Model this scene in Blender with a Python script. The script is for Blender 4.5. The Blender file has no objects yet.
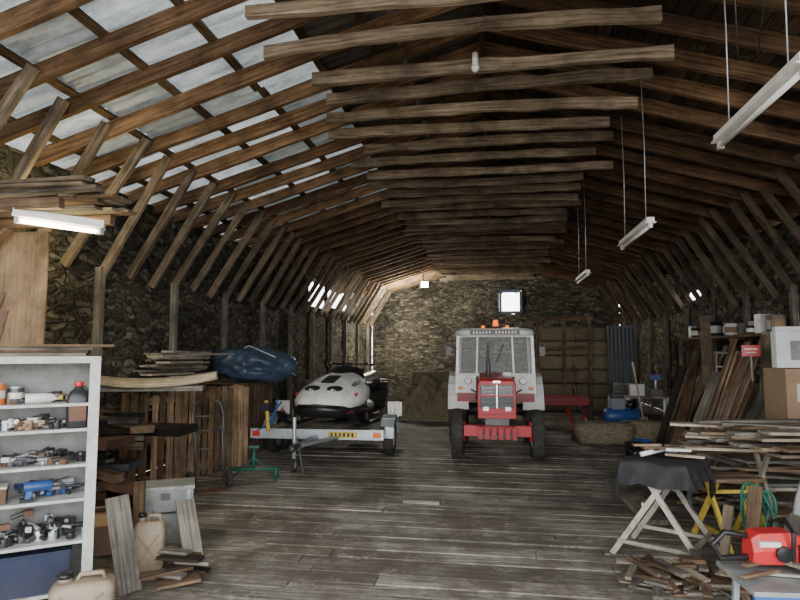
import bpy, math, random
from mathutils import Vector, Matrix, noise
random.seed(7)
R=random.uniform
# ------------------------------------------------------------------ materials
def newmat(name):
    m=bpy.data.materials.new(name); m.use_nodes=True
    nt=m.node_tree; b=nt.nodes["Principled BSDF"]
    return m,nt,b
def node(nt,t,**k):
    n=nt.nodes.new(t)
    for a,v in k.items(): setattr(n,a,v)
    return n
def ramp(nt,fac,stops):
    r=node(nt,'ShaderNodeValToRGB')
    e=r.color_ramp.elements
    while len(e)<len(stops): e.new(.5)
    for i,(p,c) in enumerate(stops):
        e[i].position=p; e[i].color=(c[0],c[1],c[2],1)
    nt.links.new(fac,r.inputs[0]); return r.outputs[0]
def mixc(nt,a,b,fac,mode='MIX'):
    m=node(nt,'ShaderNodeMix',data_type='RGBA',blend_type=mode)
    for s,v in ((m.inputs[0],fac),(m.inputs[6],a),(m.inputs[7],b)):
        if hasattr(v,'is_linked'): nt.links.new(v,s)
        elif isinstance(v,(int,float)): s.default_value=v
        else: s.default_value=(v[0],v[1],v[2],1)
    return m.outputs[2]
def noisen(nt,vec,scale,detail=4,rough=.6):
    n=node(nt,'ShaderNodeTexNoise'); n.inputs['Scale'].default_value=scale
    n.inputs['Detail'].default_value=detail; n.inputs['Roughness'].default_value=rough
    if vec is not None: nt.links.new(vec,n.inputs['Vector'])
    return n.outputs[0]
def mapping(nt,vec,scale):
    m=node(nt,'ShaderNodeMapping'); m.inputs['Scale'].default_value=scale
    nt.links.new(vec,m.inputs['Vector']); return m.outputs[0]
def bump(nt,b,h,strength=.5,dist=.01):
    n=node(nt,'ShaderNodeBump'); n.inputs['Strength'].default_value=strength; n.inputs['Distance'].default_value=dist
    nt.links.new(h,n.inputs['Height']); nt.links.new(n.outputs[0],b.inputs['Normal'])
_mc={}
def wood(name,dark,light,rough=.85,spec=.25):
    if name in _mc: return _mc[name]
    m,nt,b=newmat(name); tc=node(nt,'ShaderNodeTexCoord')
    g=noisen(nt,mapping(nt,tc.outputs['UV'],(1.2,22,1)),1.6,6,.7)
    col=ramp(nt,g,[(.34,dark),(.64,light)])
    bl=noisen(nt,tc.outputs['Object'],1.7,5,.65)
    bl2=ramp(nt,bl,[(.34,(.38,.38,.38)),(.66,(1.1,1.1,1.1))])
    col=mixc(nt,col,bl2,1.0,'MULTIPLY')
    at=node(nt,'ShaderNodeAttribute',attribute_name='tint')
    col=mixc(nt,col,at.outputs['Color'],1.0,'MULTIPLY')
    nt.links.new(col,b.inputs['Base Color']); b.inputs['Roughness'].default_value=rough
    b.inputs['Specular IOR Level'].default_value=spec
    bump(nt,b,g,.7,.008); _mc[name]=m; return m
def paint(name,col,rough=.5,metal=0,dirt=.35,dcol=(.09,.07,.05),coat=0,scale=5):
    if name in _mc: return _mc[name]
    m,nt,b=newmat(name); tc=node(nt,'ShaderNodeTexCoord')
    n=noisen(nt,tc.outputs['Object'],scale,6,.7)
    f=ramp(nt,n,[(.42,(0,0,0)),(.75,(dirt*2,)*3)])
    c=mixc(nt,col,dcol,f)
    at=node(nt,'ShaderNodeAttribute',attribute_name='tint')
    c=mixc(nt,c,at.outputs['Color'],1.0,'MULTIPLY')
    nt.links.new(c,b.inputs['Base Color'])
    b.inputs['Roughness'].default_value=rough; b.inputs['Metallic'].default_value=metal
    b.inputs['Coat Weight'].default_value=coat
    n2=noisen(nt,tc.outputs['Object'],scale*8,3,.5); bump(nt,b,n2,.15,.004)
    _mc[name]=m; return m
def emit(name,col,s):
    if name in _mc: return _mc[name]
    m,nt,b=newmat(name); b.inputs['Base Color'].default_value=(*col,1)
    b.inputs['Emission Color'].default_value=(*col,1); b.inputs['Emission Strength'].default_value=s
    _mc[name]=m; return m
def stone():
    m,nt,b=newmat('rubble_stone'); tc=node(nt,'ShaderNodeTexCoord'); o=tc.outputs['Object']
    nz=node(nt,'ShaderNodeTexNoise'); nz.inputs['Scale'].default_value=3.5; nz.inputs['Detail'].default_value=4; nt.links.new(o,nz.inputs['Vector'])
    vm=node(nt,'ShaderNodeVectorMath',operation='MULTIPLY_ADD'); nt.links.new(nz.outputs['Color'],vm.inputs[0])
    vm.inputs[1].default_value=(.28,.28,.20); nt.links.new(o,vm.inputs[2])
    mp=mapping(nt,vm.outputs[0],(5,5,13))
    v=node(nt,'ShaderNodeTexVoronoi',feature='DISTANCE_TO_EDGE'); v.inputs['Scale'].default_value=1; nt.links.new(mp,v.inputs['Vector'])
    v2=node(nt,'ShaderNodeTexVoronoi',feature='F1'); v2.inputs['Scale'].default_value=1; nt.links.new(mp,v2.inputs['Vector'])
    sep=node(nt,'ShaderNodeSeparateColor'); nt.links.new(v2.outputs['Color'],sep.inputs[0])
    sc=ramp(nt,sep.outputs[0],[(0,(.07,.062,.052)),(.4,(.16,.142,.115)),(.7,(.25,.225,.18)),(1,(.42,.38,.30))])
    fine=noisen(nt,o,18,6,.75)
    sc=mixc(nt,sc,ramp(nt,fine,[(.3,(.4,.4,.4)),(.7,(1.2,1.2,1.2))]),1,'MULTIPLY')
    mor=ramp(nt,fine,[(.3,(.04,.036,.03)),(.7,(.26,.235,.19))])
    edge=ramp(nt,v.outputs[0],[(.02,(0,0,0)),(.14,(1,1,1))])
    c=mixc(nt,mor,sc,edge)
    big=noisen(nt,o,.6,4,.6)
    c=mixc(nt,c,ramp(nt,big,[(.35,(.45,.45,.45)),(.65,(1.1,1.1,1.05))]),1,'MULTIPLY')
    nt.links.new(c,b.inputs['Base Color']); b.inputs['Roughness'].default_value=.95; b.inputs['Specular IOR Level'].default_value=.15
    ad=node(nt,'ShaderNodeMath',operation='MULTIPLY_ADD'); nt.links.new(edge,ad.inputs[0]); ad.inputs[1].default_value=.7; 
    ms=node(nt,'ShaderNodeMath',operation='MULTIPLY'); nt.links.new(fine,ms.inputs[0]); ms.inputs[1].default_value=.8
    nt.links.new(ms.outputs[0],ad.inputs[2]); bump(nt,b,ad.outputs[0],1.0,.06)
    return m
def floorwood():
    m,nt,b=newmat('floor_boards_weathered'); tc=node(nt,'ShaderNodeTexCoord'); o=tc.outputs['Object']
    g=noisen(nt,mapping(nt,tc.outputs['UV'],(1.0,20,1)),1.8,7,.75)
    col=ramp(nt,g,[(.36,(.085,.072,.058)),(.5,(.31,.28,.235)),(.64,(.58,.535,.46))])
    at=node(nt,'ShaderNodeAttribute',attribute_name='tint')
    col=mixc(nt,col,at.outputs['Color'],1,'MULTIPLY')
    d=noisen(nt,o,.9,8,.75)
    dirt=ramp(nt,d,[(.43,(.85,.85,.85)),(.56,(0,0,0))])
    col=mixc(nt,col,(.10,.082,.062),dirt)
    w=noisen(nt,o,3.5,8,.82)
    col=mixc(nt,col,(.60,.55,.45),ramp(nt,w,[(.55,(0,0,0)),(.67,(.6,.6,.6))]))
    sp=noisen(nt,o,9,5,.8)
    col=mixc(nt,col,(.05,.038,.03),ramp(nt,sp,[(.60,(0,0,0)),(.69,(.85,.85,.85))]))
    nt.links.new(col,b.inputs['Base Color']); b.inputs['Roughness'].default_value=.75; b.inputs['Specular IOR Level'].default_value=.3
    bump(nt,b,g,.9,.012); return m
def translucent(name,mix,k=1):
    m,nt,b=newmat(name); out=nt.nodes['Material Output']
    tc=node(nt,'ShaderNodeTexCoord'); n=noisen(nt,mapping(nt,tc.outputs['Object'],(1,3,1)),1.6,7,.75)
    c=ramp(nt,n,[(.34,(.26*k,.29*k,.30*k)),(.5,(.56*k,.61*k,.63*k)),(.66,(.80*k,.86*k,.88*k))])
    at=node(nt,'ShaderNodeAttribute',attribute_name='tint')
    c=mixc(nt,c,at.outputs['Color'],1,'MULTIPLY')
    t=node(nt,'ShaderNodeBsdfTranslucent'); nt.links.new(c,t.inputs[0])
    nt.links.new(c,b.inputs['Base Color']); b.inputs['Roughness'].default_value=.45
    mx=node(nt,'ShaderNodeMixShader'); mx.inputs[0].default_value=mix
    nt.links.new(b.outputs[0],mx.inputs[1]); nt.links.new(t.outputs[0],mx.inputs[2]); nt.links.new(mx.outputs[0],out.inputs[0])
    return m
def glass():
    m,nt,b=newmat('cab_glass'); out=nt.nodes['Material Output']
    t=node(nt,'ShaderNodeBsdfTransparent'); t.inputs[0].default_value=(.75,.8,.78,1)
    b.inputs['Base Color'].default_value=(.35,.37,.33,1); b.inputs['Roughness'].default_value=.12
    mx=node(nt,'ShaderNodeMixShader'); mx.inputs[0].default_value=.75
    nt.links.new(b.outputs[0],mx.inputs[1]); nt.links.new(t.outputs[0],mx.inputs[2]); nt.links.new(mx.outputs[0],out.inputs[0])
    return m
def ground():
    m,nt,b=newmat('gravel'); tc=node(nt,'ShaderNodeTexCoord'); n=noisen(nt,tc.outputs['Object'],3,6,.7)
    nt.links.new(ramp(nt,n,[(.3,(.22,.2,.17)),(.7,(.42,.4,.36))]),b.inputs['Base Color']); b.inputs['Roughness'].default_value=1; return m
def hay():
    m,nt,b=newmat('hay'); tc=node(nt,'ShaderNodeTexCoord')
    n=noisen(nt,mapping(nt,tc.outputs['Object'],(6,30,40)),2,6,.8)
    c=ramp(nt,n,[(.35,(.10,.08,.04)),(.52,(.34,.28,.17)),(.68,(.62,.54,.37))])
    at=node(nt,'ShaderNodeAttribute',attribute_name='tint')
    c=mixc(nt,c,at.outputs['Color'],1,'MULTIPLY')
    nt.links.new(c,b.inputs['Base Color']); b.inputs['Roughness'].default_value=1; bump(nt,b,n,1,.03); return m

W_RAFT=wood('wood_rafter',(.12,.062,.03),(.50,.30,.165))
W_TIE=wood('wood_tie',(.16,.115,.075),(.62,.48,.34))
W_DARK=wood('wood_dark',(.025,.018,.012),(.10,.068,.045))
W_GREY=wood('wood_grey',(.13,.115,.095),(.50,.45,.37))
W_PALE=wood('wood_pale',(.34,.27,.18),(.70,.59,.44))
W_BRN=wood('wood_brown',(.12,.075,.045),(.40,.265,.16))
W_PLY=wood('plywood',(.34,.22,.13),(.50,.36,.23))
GALV=paint('galvanised',(.56,.60,.63),.42,.6,.2,(.2,.2,.2))
STEEL=paint('steel_dark',(.12,.12,.125),.5,.6,.3)
RUST=paint('rusty_iron',(.20,.11,.07),.8,.2,.4,(.06,.03,.02))
BLACK=paint('black_plastic',(.018,.018,.02),.35,0,.1,(.08,.07,.06))
RUB=paint('rubber',(.025,.024,.023),.85,0,.4,(.10,.085,.065))
WHITE=paint('white_paint',(.78,.77,.72),.35,0,.22,(.25,.2,.14))
CABW=paint('cream_white_paint',(.82,.81,.76),.3,0,.16,(.3,.25,.2),.3)
SHELFW=paint('white_laminate',(.60,.61,.58),.5,0,.35,(.22,.18,.12),scale=7)
RED=paint('red_paint',(.52,.022,.03),.4,0,.2,(.12,.03,.02),.2)
REDP=paint('red_plastic',(.62,.03,.035),.35,0,.12)
BLUE=paint('blue_plastic',(.03,.10,.32),.4,0,.15)
NAVY=paint('navy_box',(.02,.03,.07),.4,0,.2)
TARP=paint('blue_tarp',(.045,.075,.12),.4,0,.35,(.02,.025,.035),scale=9)
GREEN=paint('green_paint',(.02,.16,.10),.5,0,.15)
YEL=paint('yellow_paint',(.70,.52,.08),.45,0,.35)
ORNG=paint('orange_plastic',(.85,.22,.03),.35,0,.05)
TAN=paint('tan_plastic',(.33,.26,.18),.5,0,.4)
BGREY=paint('grey_box_paint',(.36,.38,.37),.5,.2,.35)
CARD=paint('cardboard',(.40,.26,.16),.85,0,.15)
POLY=paint('polystyrene',(.80,.82,.82),.8,0,.12)
GREYT=paint('grey_tarp',(.38,.39,.38),.6,0,.3)
CLOTH=paint('black_cloth',(.018,.018,.02),.8,0,.2,(.08,.075,.07))
DKSHEET=paint('dark_sheet',(.09,.10,.11),.5,.4,.3)
ROOFD=paint('roof_sheet_dull',(.13,.115,.10),.7,.1,.35,(.08,.05,.03),scale=2)
CHROME=paint('chrome',(.75,.75,.75),.2,1,.1)
STONE=stone(); FLOORM=floorwood(); TRANS=translucent('translucent_roof_sheet',.085); TRANS2=translucent('grey_roof_sheet',.03,.8); GLASS=glass(); GROUND=ground(); HAY=hay()
LAMPON=emit('tube_lit',(1,.93,.72),14)
LAMPOFF=paint('tube_glass',(.85,.86,.85),.25,0,.02)
FLOOD=emit('flood_lens',(1,.97,.85),60)
BEAC=emit('beacon_lens',(1,.16,.02),1.6)

# ------------------------------------------------------------------ mesh builder
class MB:
    def __init__(s): s.v=[];s.f=[];s.uv=[];s.mi=[];s.t=[];s.sm=[];s.mats=[];s.M=Matrix()
    def add(s,vs,fs,mat,uvs=None,tint=None,smooth=False):
        if mat not in s.mats: s.mats.append(mat)
        k=s.mats.index(mat); o=len(s.v)
        if tint is None: tint=R(.72,1.15)
        if uvs is None: uvs=[(v[0]+v[1],v[2]+v[1]) for v in vs]
        ou,ov=R(0,50),R(0,50)
        for v in vs: s.v.append(tuple(s.M@Vector(v)))
        for f in fs:
            s.f.append([o+i for i in f]); s.mi.append(k); s.t.append(tint); s.sm.append(smooth)
            s.uv.append([(uvs[i][0]+ou,uvs[i][1]+ov) for i in f])
    def box(s,c,d,mat,rot=(0,0,0),tint=None,taper=1.0):
        from mathutils import Euler
        E=Euler(rot).to_matrix(); hx,hy,hz=[q/2 for q in d]
        ax=max(range(3),key=lambda i:d[i]); vs=[];uv=[]
        for z in(-1,1):
            tp=taper if z>0 else 1
            for x,y in((-1,-1),(1,-1),(1,1),(-1,1)):
                l=Vector((x*hx*tp,y*hy*tp,z*hz)); vs.append(tuple(E@l+Vector(c)))
                uv.append((l[ax],sum(l[i] for i in range(3) if i!=ax)))
        s.add(vs,[(0,3,2,1),(4,5,6,7),(0,1,5,4),(1,2,6,5),(2,3,7,6),(3,0,4,7)],mat,uv,tint)
    def beam(s,p1,p2,w,h,mat,n=1,bow=(0,0,0),jit=0,up=(0,0,1),tint=None,roll=0):
        p1=Vector(p1);p2=Vector(p2);d=(p2-p1);L=d.length;d=d/L;u=Vector(up)
        if abs(d.dot(u))>.97:u=Vector((0,1,0))
        sd=d.cross(u).normalized();u=sd.cross(d)
        vs=[];uv=[]
        for i in range(n+1):
            t=i/n;p=p1.lerp(p2,t)+Vector(bow)*math.sin(math.pi*t)
            a=w/2*(1+R(-jit,jit));b=h/2*(1+R(-jit,jit)); 
            if jit: p=p+u*R(-jit,jit)*h*.35
            for k,(x,y) in enumerate(((-a,-b),(a,-b),(a,b),(-a,b))):
                vs.append(tuple(p+sd*x+u*y)); uv.append((t*L,(0,w,w+h,w)[k] if k<3 else -h))
        fs=[(3,2,1,0),tuple(4*n+q for q in range(4))]
        for i in range(n):
            for k in range(4):
                a=4*i+k;b=4*i+(k+1)%4; fs.append((a,b,b+4,a+4))
        s.add(vs,fs,mat,uv,tint)
    def tube(s,pts,r,mat,n=8,caps=True,tint=None,closed=False):
        pts=[Vector(p) for p in pts]; N=len(pts); vs=[];uv=[]; L=0; prev=None
        rs=r if isinstance(r,(list,tuple)) else [r]*N
        for i,p in enumerate(pts):
            a=pts[i-1] if (i>0 or closed) else pts[i]; b=pts[(i+1)%N] if (i<N-1 or closed) else pts[i]
            d=(b-a).normalized()
            if prev is None:
                u=Vector((0,0,1)) if abs(d.z)<.9 else Vector((0,1,0))
            else: u=prev
            sd=d.cross(u).normalized(); u=sd.cross(d).normalized(); prev=u
            if i: L+=(p-pts[i-1]).length
            for k in range(n):
                an=2*math.pi*k/n; vs.append(tuple(p+(sd*math.cos(an)+u*math.sin(an))*rs[i])); uv.append((L,k*.02))
        fs=[]
        for i in range(N if closed else N-1):
            for k in range(n):
                a=i*n+k;b=i*n+(k+1)%n;c=((i+1)%N)*n+(k+1)%n;d_=((i+1)%N)*n+k; fs.append((a,b,c,d_))
        if caps and not closed: fs+= [tuple(reversed(range(n))),tuple(range((N-1)*n,N*n))]
        s.add(vs,fs,mat,uv,tint,True)
    def cyl(s,p1,p2,r1,mat,r2=None,n=20,tint=None):
        s.tube([p1,p2],[r1,r1 if r2 is None else r2],mat,n,True,tint)
    def lathe(s,prof,o,axis,mat,n=32,tint=None,smooth=True):
        ax=Vector(axis).normalized(); u=Vector((0,0,1)) if abs(ax.z)<.9 else Vector((1,0,0))
        a=ax.cross(u).normalized(); b=a.cross(ax); o=Vector(o); vs=[];fs=[];m=len(prof)
        for k in range(n):
            an=2*math.pi*k/n
            for r,h in prof: vs.append(tuple(o+ax*h+(a*math.cos(an)+b*math.sin(an))*r))
        for k in range(n):
            for j in range(m-1):
                p=k*m+j;q=((k+1)%n)*m+j; fs.append((p,q,q+1,p+1))
        s.add(vs,fs,mat,None,tint,smooth)
    def ball(s,c,r,mat,n=14,tint=None,nz=0):
        if not isinstance(r,(tuple,list)): r=(r,)*3
        vs=[];fs=[];m=n//2+1
        for j in range(m):
            th=math.pi*j/(m-1)
            for k in range(n):
                ph=2*math.pi*k/n; q=Vector((math.sin(th)*math.cos(ph),math.sin(th)*math.sin(ph),math.cos(th)))
                f=1+nz*noise.noise(q*2.2+Vector(c)) if nz else 1
                vs.append((c[0]+q.x*r[0]*f,c[1]+q.y*r[1]*f,c[2]+q.z*r[2]*f))
        for j in range(m-1):
            for k in range(n):
                a=j*n+k;b=j*n+(k+1)%n; fs.append((a,a+n,b+n,b))
        s.add(vs,fs,mat,None,tint,True)
    def loft(s,rings,mat,caps=True,smooth=True,tint=None):
        n=len(rings[0]);vs=[p for r in rings for p in r];fs=[]
        for i in range(len(rings)-1):
            for k in range(n):
                a=i*n+k;b=i*n+(k+1)%n; fs.append((a,b,b+n,a+n))
        if caps: fs+=[tuple(reversed(range(n))),tuple(range((len(rings)-1)*n,len(rings)*n))]
        s.add(vs,fs,mat,None,tint,smooth)
    def sheet(s,fn,nu,nv,mat,thick=0,tint=1,smooth=True,skip=None):
        vs=[fn(i/nu,j/nv) for j in range(nv+1) for i in range(nu+1)];w=nu+1
        fs=[(j*w+i,j*w+i+1,(j+1)*w+i+1,(j+1)*w+i) for j in range(nv) for i in range(nu) if not (skip and skip((i+.5)/nu,(j+.5)/nv))]
        s.add(vs,fs,mat,None,tint,smooth)
    def wheel(s,c,r,w,mt,mr,lug=0,rimr=.55,nl=22):
        k=w/2; pr=[(r*rimr,-k*.8),(r*.8,-k),(r*.95,-k*.92),(r,-k*.6),(r,k*.6),(r*.95,k*.92),(r*.8,k),(r*rimr,k*.8)]
        s.lathe(pr,c,(1,0,0),mt,40,tint=1)
        for sg in(-1,1):
            pr=[(r*rimr*1.02,k*.8*sg),(r*rimr*.92,k*.65*sg),(r*rimr*.85,k*.3*sg),(r*.22,k*.15*sg),(r*.2,k*.5*sg),(0.001,k*.5*sg)]
            s.lathe(pr,c,(1,0,0),mr,32,tint=1)
        if lug:
            for i in range(nl):
                for sg in(-1,1):
                    an=2*math.pi*(i+.5*(sg>0))/nl; an2=an+.16
                    p1=Vector(c)+Vector((0,math.cos(an)*r,math.sin(an)*r)); p2=Vector(c)+Vector((sg*k*.95,math.cos(an2)*r*.97,math.sin(an2)*r*.97))
                    up=Vector((0,math.cos(an),math.sin(an)))
                    s.beam(p1,p2,lug*1.3,lug*1.6,mt,up=up,tint=1)
    def make(s,name,loc=(0,0,0),rz=0,bevel=0,rot=None,scale=1):
        me=bpy.data.meshes.new(name); me.from_pydata(s.v,[],s.f)
        me.uv_layers.new(name='UVMap'); me.color_attributes.new(name='tint',type='FLOAT_COLOR',domain='CORNER')
        uv=[];cl=[]
        for fi,f in enumerate(s.f):
            t=s.t[fi]
            for k in range(len(f)): uv+=list(s.uv[fi][k]); cl+=[t,t,t,1.0]
        me.uv_layers['UVMap'].data.foreach_set('uv',uv)
        me.color_attributes['tint'].data.foreach_set('color',cl)
        for m in s.mats: me.materials.append(m)
        me.polygons.foreach_set('material_index',s.mi); me.polygons.foreach_set('use_smooth',s.sm)
        me.update()
        ob=bpy.data.objects.new(name,me); bpy.context.collection.objects.link(ob)
        ob.location=loc; ob.rotation_euler=rot if rot else (0,0,rz); ob.scale=(scale,)*3 if not isinstance(scale,tuple) else scale
        if bevel:
            b=ob.modifiers.new('bevel','BEVEL'); b.width=bevel; b.segments=2; b.limit_method='ANGLE'; b.angle_limit=math.radians(50)
        return ob

# ------------------------------------------------------------------ shell
XL,XR,Y0,Y1=-5.0,4.8,-1.2,24.0
def RZ(x): return 5.26-.30*abs(x+.1)
mb=MB(); y=Y0
while y<Y1:
    w=R(.15,.22); x=XL-R(0,3)
    while x<XR:
        L=R(2.2,4.2); a=max(x,XL);b=min(x+L,XR)
        if b>a+.05: mb.box(((a+b)/2,y+w/2,-.03+R(-.004,.004)),(b-a-.01,w-.022,.06),FLOORM,tint=R(.58,1.15),rot=(R(-.014,.014),0,R(-.002,.002)))
        x+=L
    y+=w
mb.box(((XL+XR)/2,(Y0+Y1)/2,-.10),(XR-XL,Y1-Y0,.04),W_DARK,tint=.3)
mb.make('floor')
mb=MB(); mb.add([(-60,-60,-.14),(60,-60,-.14),(60,60,-.14),(-60,60,-.14)],[(0,1,2,3)],GROUND,tint=1); mb.make('ground')
def wallside(x,sg,name,win):
    m=MB(); step=.1; ny=int((Y1-Y0)/step); H=RZ(x)+.1; nz=int(H/step)
    def fn(u,v):
        y=Y0+u*(Y1-Y0); z=v*H
        return (x+sg*(.0+.06*abs(noise.noise(Vector((y*1.3,z*2.6,3))))+.03*abs(noise.noise(Vector((y*5,z*9,1))))),y,z)
    def sk(u,v):
        y=Y0+u*(Y1-Y0); z=v*H
        return any(a<y<b and c<z<d for a,b,c,d in win)
    m.sheet(fn,ny,nz,STONE,skip=sk)
    m.make(name)
wallside(XL,-1,'wall_left',[(15.6,17.0,3.0,3.75),(17.4,19.6,3.05,3.8)]); wallside(XR,1,'wall_right',[(14.9,15.7,2.95,3.2)])
m=MB(); nx=66; 
wx0,wx1,wz0,wz1=.25,1.05,3.25,4.1
xs=[XL+i*(XR-XL)/nx for i in range(nx+1)]; vs=[];nzc=36
for x in xs:
    for j in range(nzc+1):
        z=j/nzc*(RZ(x)+.2); vs.append((x,Y1+.06*abs(noise.noise(Vector((x*2,z*3,7)))),z))
fs=[]
for i in range(nx):
    for j in range(nzc):
        a=i*(nzc+1)+j; cx=(vs[a][0]+vs[a+nzc+1][0])/2; cz=(vs[a][2]+vs[a+1][2])/2
        if wx0<cx<wx1 and wz0<cz<wz1: continue
        fs.append((a,a+nzc+1,a+nzc+2,a+1))
m.add(vs,fs,STONE,tint=1,smooth=True); m.make('wall_back')
m=MB(); fr=paint('window_frame_paint',(.10,.14,.22),.5)
for a,b in(((wx0,wz0),(wx1,wz0)),((wx0,wz1),(wx1,wz1)),((wx0,wz0),(wx0,wz1)),((wx1,wz0),(wx1,wz1))):
    m.beam((a[0],Y1,a[1]),(b[0],Y1,b[1]),.1,.16,fr,up=(0,1,0))
m.make('window_1')
m=MB(); st=.024
xe=[-5.5,-4.75,-4.05,-3.3,-2.6,-1.9,-1.0,-.1]
for r in range(len(xe)-1):
    a,b=xe[r],xe[r+1]; yb=Y0
    while yb<Y1-.01:
        ye=min(yb+.72,Y1); n=max(2,int(round((ye-yb)/st)))
        mid=(yb+ye)/2
        if a>=-1.9: mat=ROOFD
        elif mid>12: mat=ROOFD if random.random()<.75 else TRANS2
        elif mid>9: mat=TRANS2 if random.random()<.8 else TRANS
        else: mat=TRANS if random.random()<.55 else TRANS2
        za,zb=RZ(a)+.22,RZ(b)+.22
        vs=[];
        for i in range(n+1):
            yy=yb+(ye-yb)*i/n; dz=.020*math.sin(2*math.pi*yy/.144)
            vs.append((a-.04,yy,za+dz-.012)); vs.append((b,yy,zb+dz))
        m.add(vs,[(2*i,2*i+1,2*i+3,2*i+2) for i in range(n)],mat,tint=R(.6,1.0),smooth=True)
        yb=ye
m.make('ceiling_corrugated_sheets')
m=MB(); x=-.1
while x<XR+.6:
    w=.15; yb=Y0-R(0,2)
    while yb<Y1:
        L=R(2.5,4.5);a=max(yb,Y0);b=min(yb+L,Y1);xm=x+w/2
        if b>a:
            m.box((xm,(a+b)/2,RZ(xm)+.2),(w-.006,b-a-.006,.02),W_DARK,rot=(0,math.atan(.3),0),tint=R(.7,1.8))
        yb+=L
    x+=w
m.add([(-.1,Y0,RZ(-.1)+.24),(XR+.7,Y0,RZ(XR+.7)+.24),(XR+.7,Y1,RZ(XR+.7)+.24),(-.1,Y1,RZ(-.1)+.24)],[(0,1,2,3)],ROOFD,tint=.6)
m.add([(-.3,Y0,5.47),(-.1,Y0,5.51),(-.1,Y1,5.51),(-.3,Y1,5.47)],[(0,1,2,3)],ROOFD,tint=.6)
m.make('ceiling_boards')
m=MB()
for xp in(-4.75,-4.05,-3.3,-2.6,-1.9,-1.3,-.7):
    yb=Y0
    while yb<Y1:
        L=min(R(3,4),Y1-yb); m.box((xp+R(-.03,.03),yb+L/2,RZ(xp)+.18),(.085,L,.035),W_BRN,rot=(0,-math.atan(.3),0),tint=R(.35,.7)); yb+=L
m.make('ceiling_purlins')
mr=MB();mt=MB();ms=MB()
n=0; y=-.9
while y<Y1-.2:
    t=1. if y<8 else (.7 if y<17 else .95)  # timber tint by depth: shade of the barn's middle put into the colour
    j=R(-.03,.03)
    for sg,xe_ in((-1,XL-.35),(1,XR+.35)):
        k=.92 if sg<0 else .6  # right-hand rafters tinted down, shade of the dark side put into colour
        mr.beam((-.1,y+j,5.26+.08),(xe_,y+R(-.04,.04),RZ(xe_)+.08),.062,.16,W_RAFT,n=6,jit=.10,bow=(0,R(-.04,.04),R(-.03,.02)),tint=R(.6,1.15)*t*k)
        xw=XL if sg<0 else XR
        xt=xw-sg*R(.85,1.05)
        ms.beam((xw-sg*.03,y-.07+R(-.04,.04),2.72+R(-.08,.05)),(xt,y-.07+R(-.05,.05),RZ(xt)+.12),.055,.11,W_TIE,n=3,jit=.08,tint=R(.5,.95)*(.9 if sg<0 else .6)*t)  # strut tint also carries the shaded right side and depth
        if n%3==1:
            ms.beam((xw-sg*.05,y-.07,0),(xw-sg*.05,y-.07,2.8),.09,.09,W_GREY,n=4,jit=.08,tint=R(.4,.8))
    a=-1.95+R(-.22,.2);b=1.66+R(-.22,.18);z=4.60+R(-.03,.03)
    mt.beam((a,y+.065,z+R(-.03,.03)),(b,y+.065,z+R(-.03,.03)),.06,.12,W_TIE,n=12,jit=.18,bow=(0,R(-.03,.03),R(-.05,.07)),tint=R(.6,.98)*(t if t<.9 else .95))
    y+=.6+R(-.03,.03); n+=1
mr.beam((-.1,Y0,5.22),(-.1,Y1,5.22),.05,.2,W_DARK)
mr.make('ceiling_rafters'); mt.make('ceiling_collar_ties'); ms.make('wall_struts')

# ------------------------------------------------------------------ lights
def tube(name,p1,p2,on=False,hang=True):
    p1=Vector(p1);p2=Vector(p2);m=MB();d=(p2-p1).normalized()
    m.beam(p1,p2,.075,.05,WHITE,tint=1.1)
    m.beam(p1+Vector((0,0,-.03)),p2+Vector((0,0,-.03)),.11,.012,WHITE,tint=1.1)
    m.cyl(p1+d*.04+Vector((0,0,-.065)),p2-d*.04+Vector((0,0,-.065)),.018,LAMPON if on else LAMPOFF,n=12,tint=1)
    for q in(p1+d*.03,p2-d*.03): m.box(q+Vector((0,0,-.055)),(.04,.04,.06),WHITE)
    if hang:
        for q in(p1+d*.2,p2-d*.2):
            zt=RZ(q.x)+.1; m.tube([q,(q.x+.01,q.y,(q.z+zt)/2),(q.x,q.y,zt)],.005,GALV,6)
    return m.make(name)
tube('fluorescent_batten_light',(1.65,3.3,3.3),(1.65,4.55,3.3))
tube('fluorescent_batten_light',(1.65,6.5,3.13),(1.65,7.95,3.13))
tube('fluorescent_batten_light',(1.65,10.8,3.15),(1.65,12.1,3.15))
tube('fluorescent_batten_light',(-3.60,3.90,2.80),(-3.04,4.18,2.74),on=True,hang=False)
m=MB(); m.tube([(1.5,3.6,4.9),(1.47,3.7,4.0),(1.55,3.9,3.6),(1.75,4.1,3.7),(1.8,3.9,4.4),(1.82,3.8,4.8)],.006,BLACK,6); m.make('hanging_cable')
m=MB(); m.cyl((-.15,5.55,4.62),(-.15,5.55,4.50),.03,WHITE); m.ball((-.15,5.55,4.47),.04,LAMPOFF); m.make('light_bulb')
m=MB(); m.box((0,0,0),(.3,.12,.24),BLACK); m.box((0,-.065,0),(.26,.01,.2),FLOOD); m.beam((0,.05,.1),(0,.05,.5),.03,.03,STEEL); m.make('flood_lamp',loc=(-2.55,21.5,4.15),rz=.5)
def plight(name,loc,e,col,r=.1):
    l=bpy.data.lights.new(name,'POINT'); l.energy=e; l.color=col; l.shadow_soft_size=r
    o=bpy.data.objects.new(name,l); o.location=loc; bpy.context.collection.objects.link(o)
plight('flood_lamp_light',(-3.3,21.3,3.7),620,(1,.95,.78))
plight('tube_and_fill_light',(-3.45,4.0,2.6),26,(1,.88,.55),.15)
plight('tube_and_fill_light',(-4.25,5.2,2.9),36,(1,.85,.42),.15)  # extra lamp with no tube of its own, added to warm the left wall
sun=bpy.data.lights.new('sun','SUN'); sun.energy=5; sun.angle=.02; sun.color=(1,.95,.88)
so=bpy.data.objects.new('sun',sun); bpy.context.collection.objects.link(so)
so.rotation_euler=Vector((.62,.12,-.78)).to_track_quat('-Z','Y').to_euler()
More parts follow.
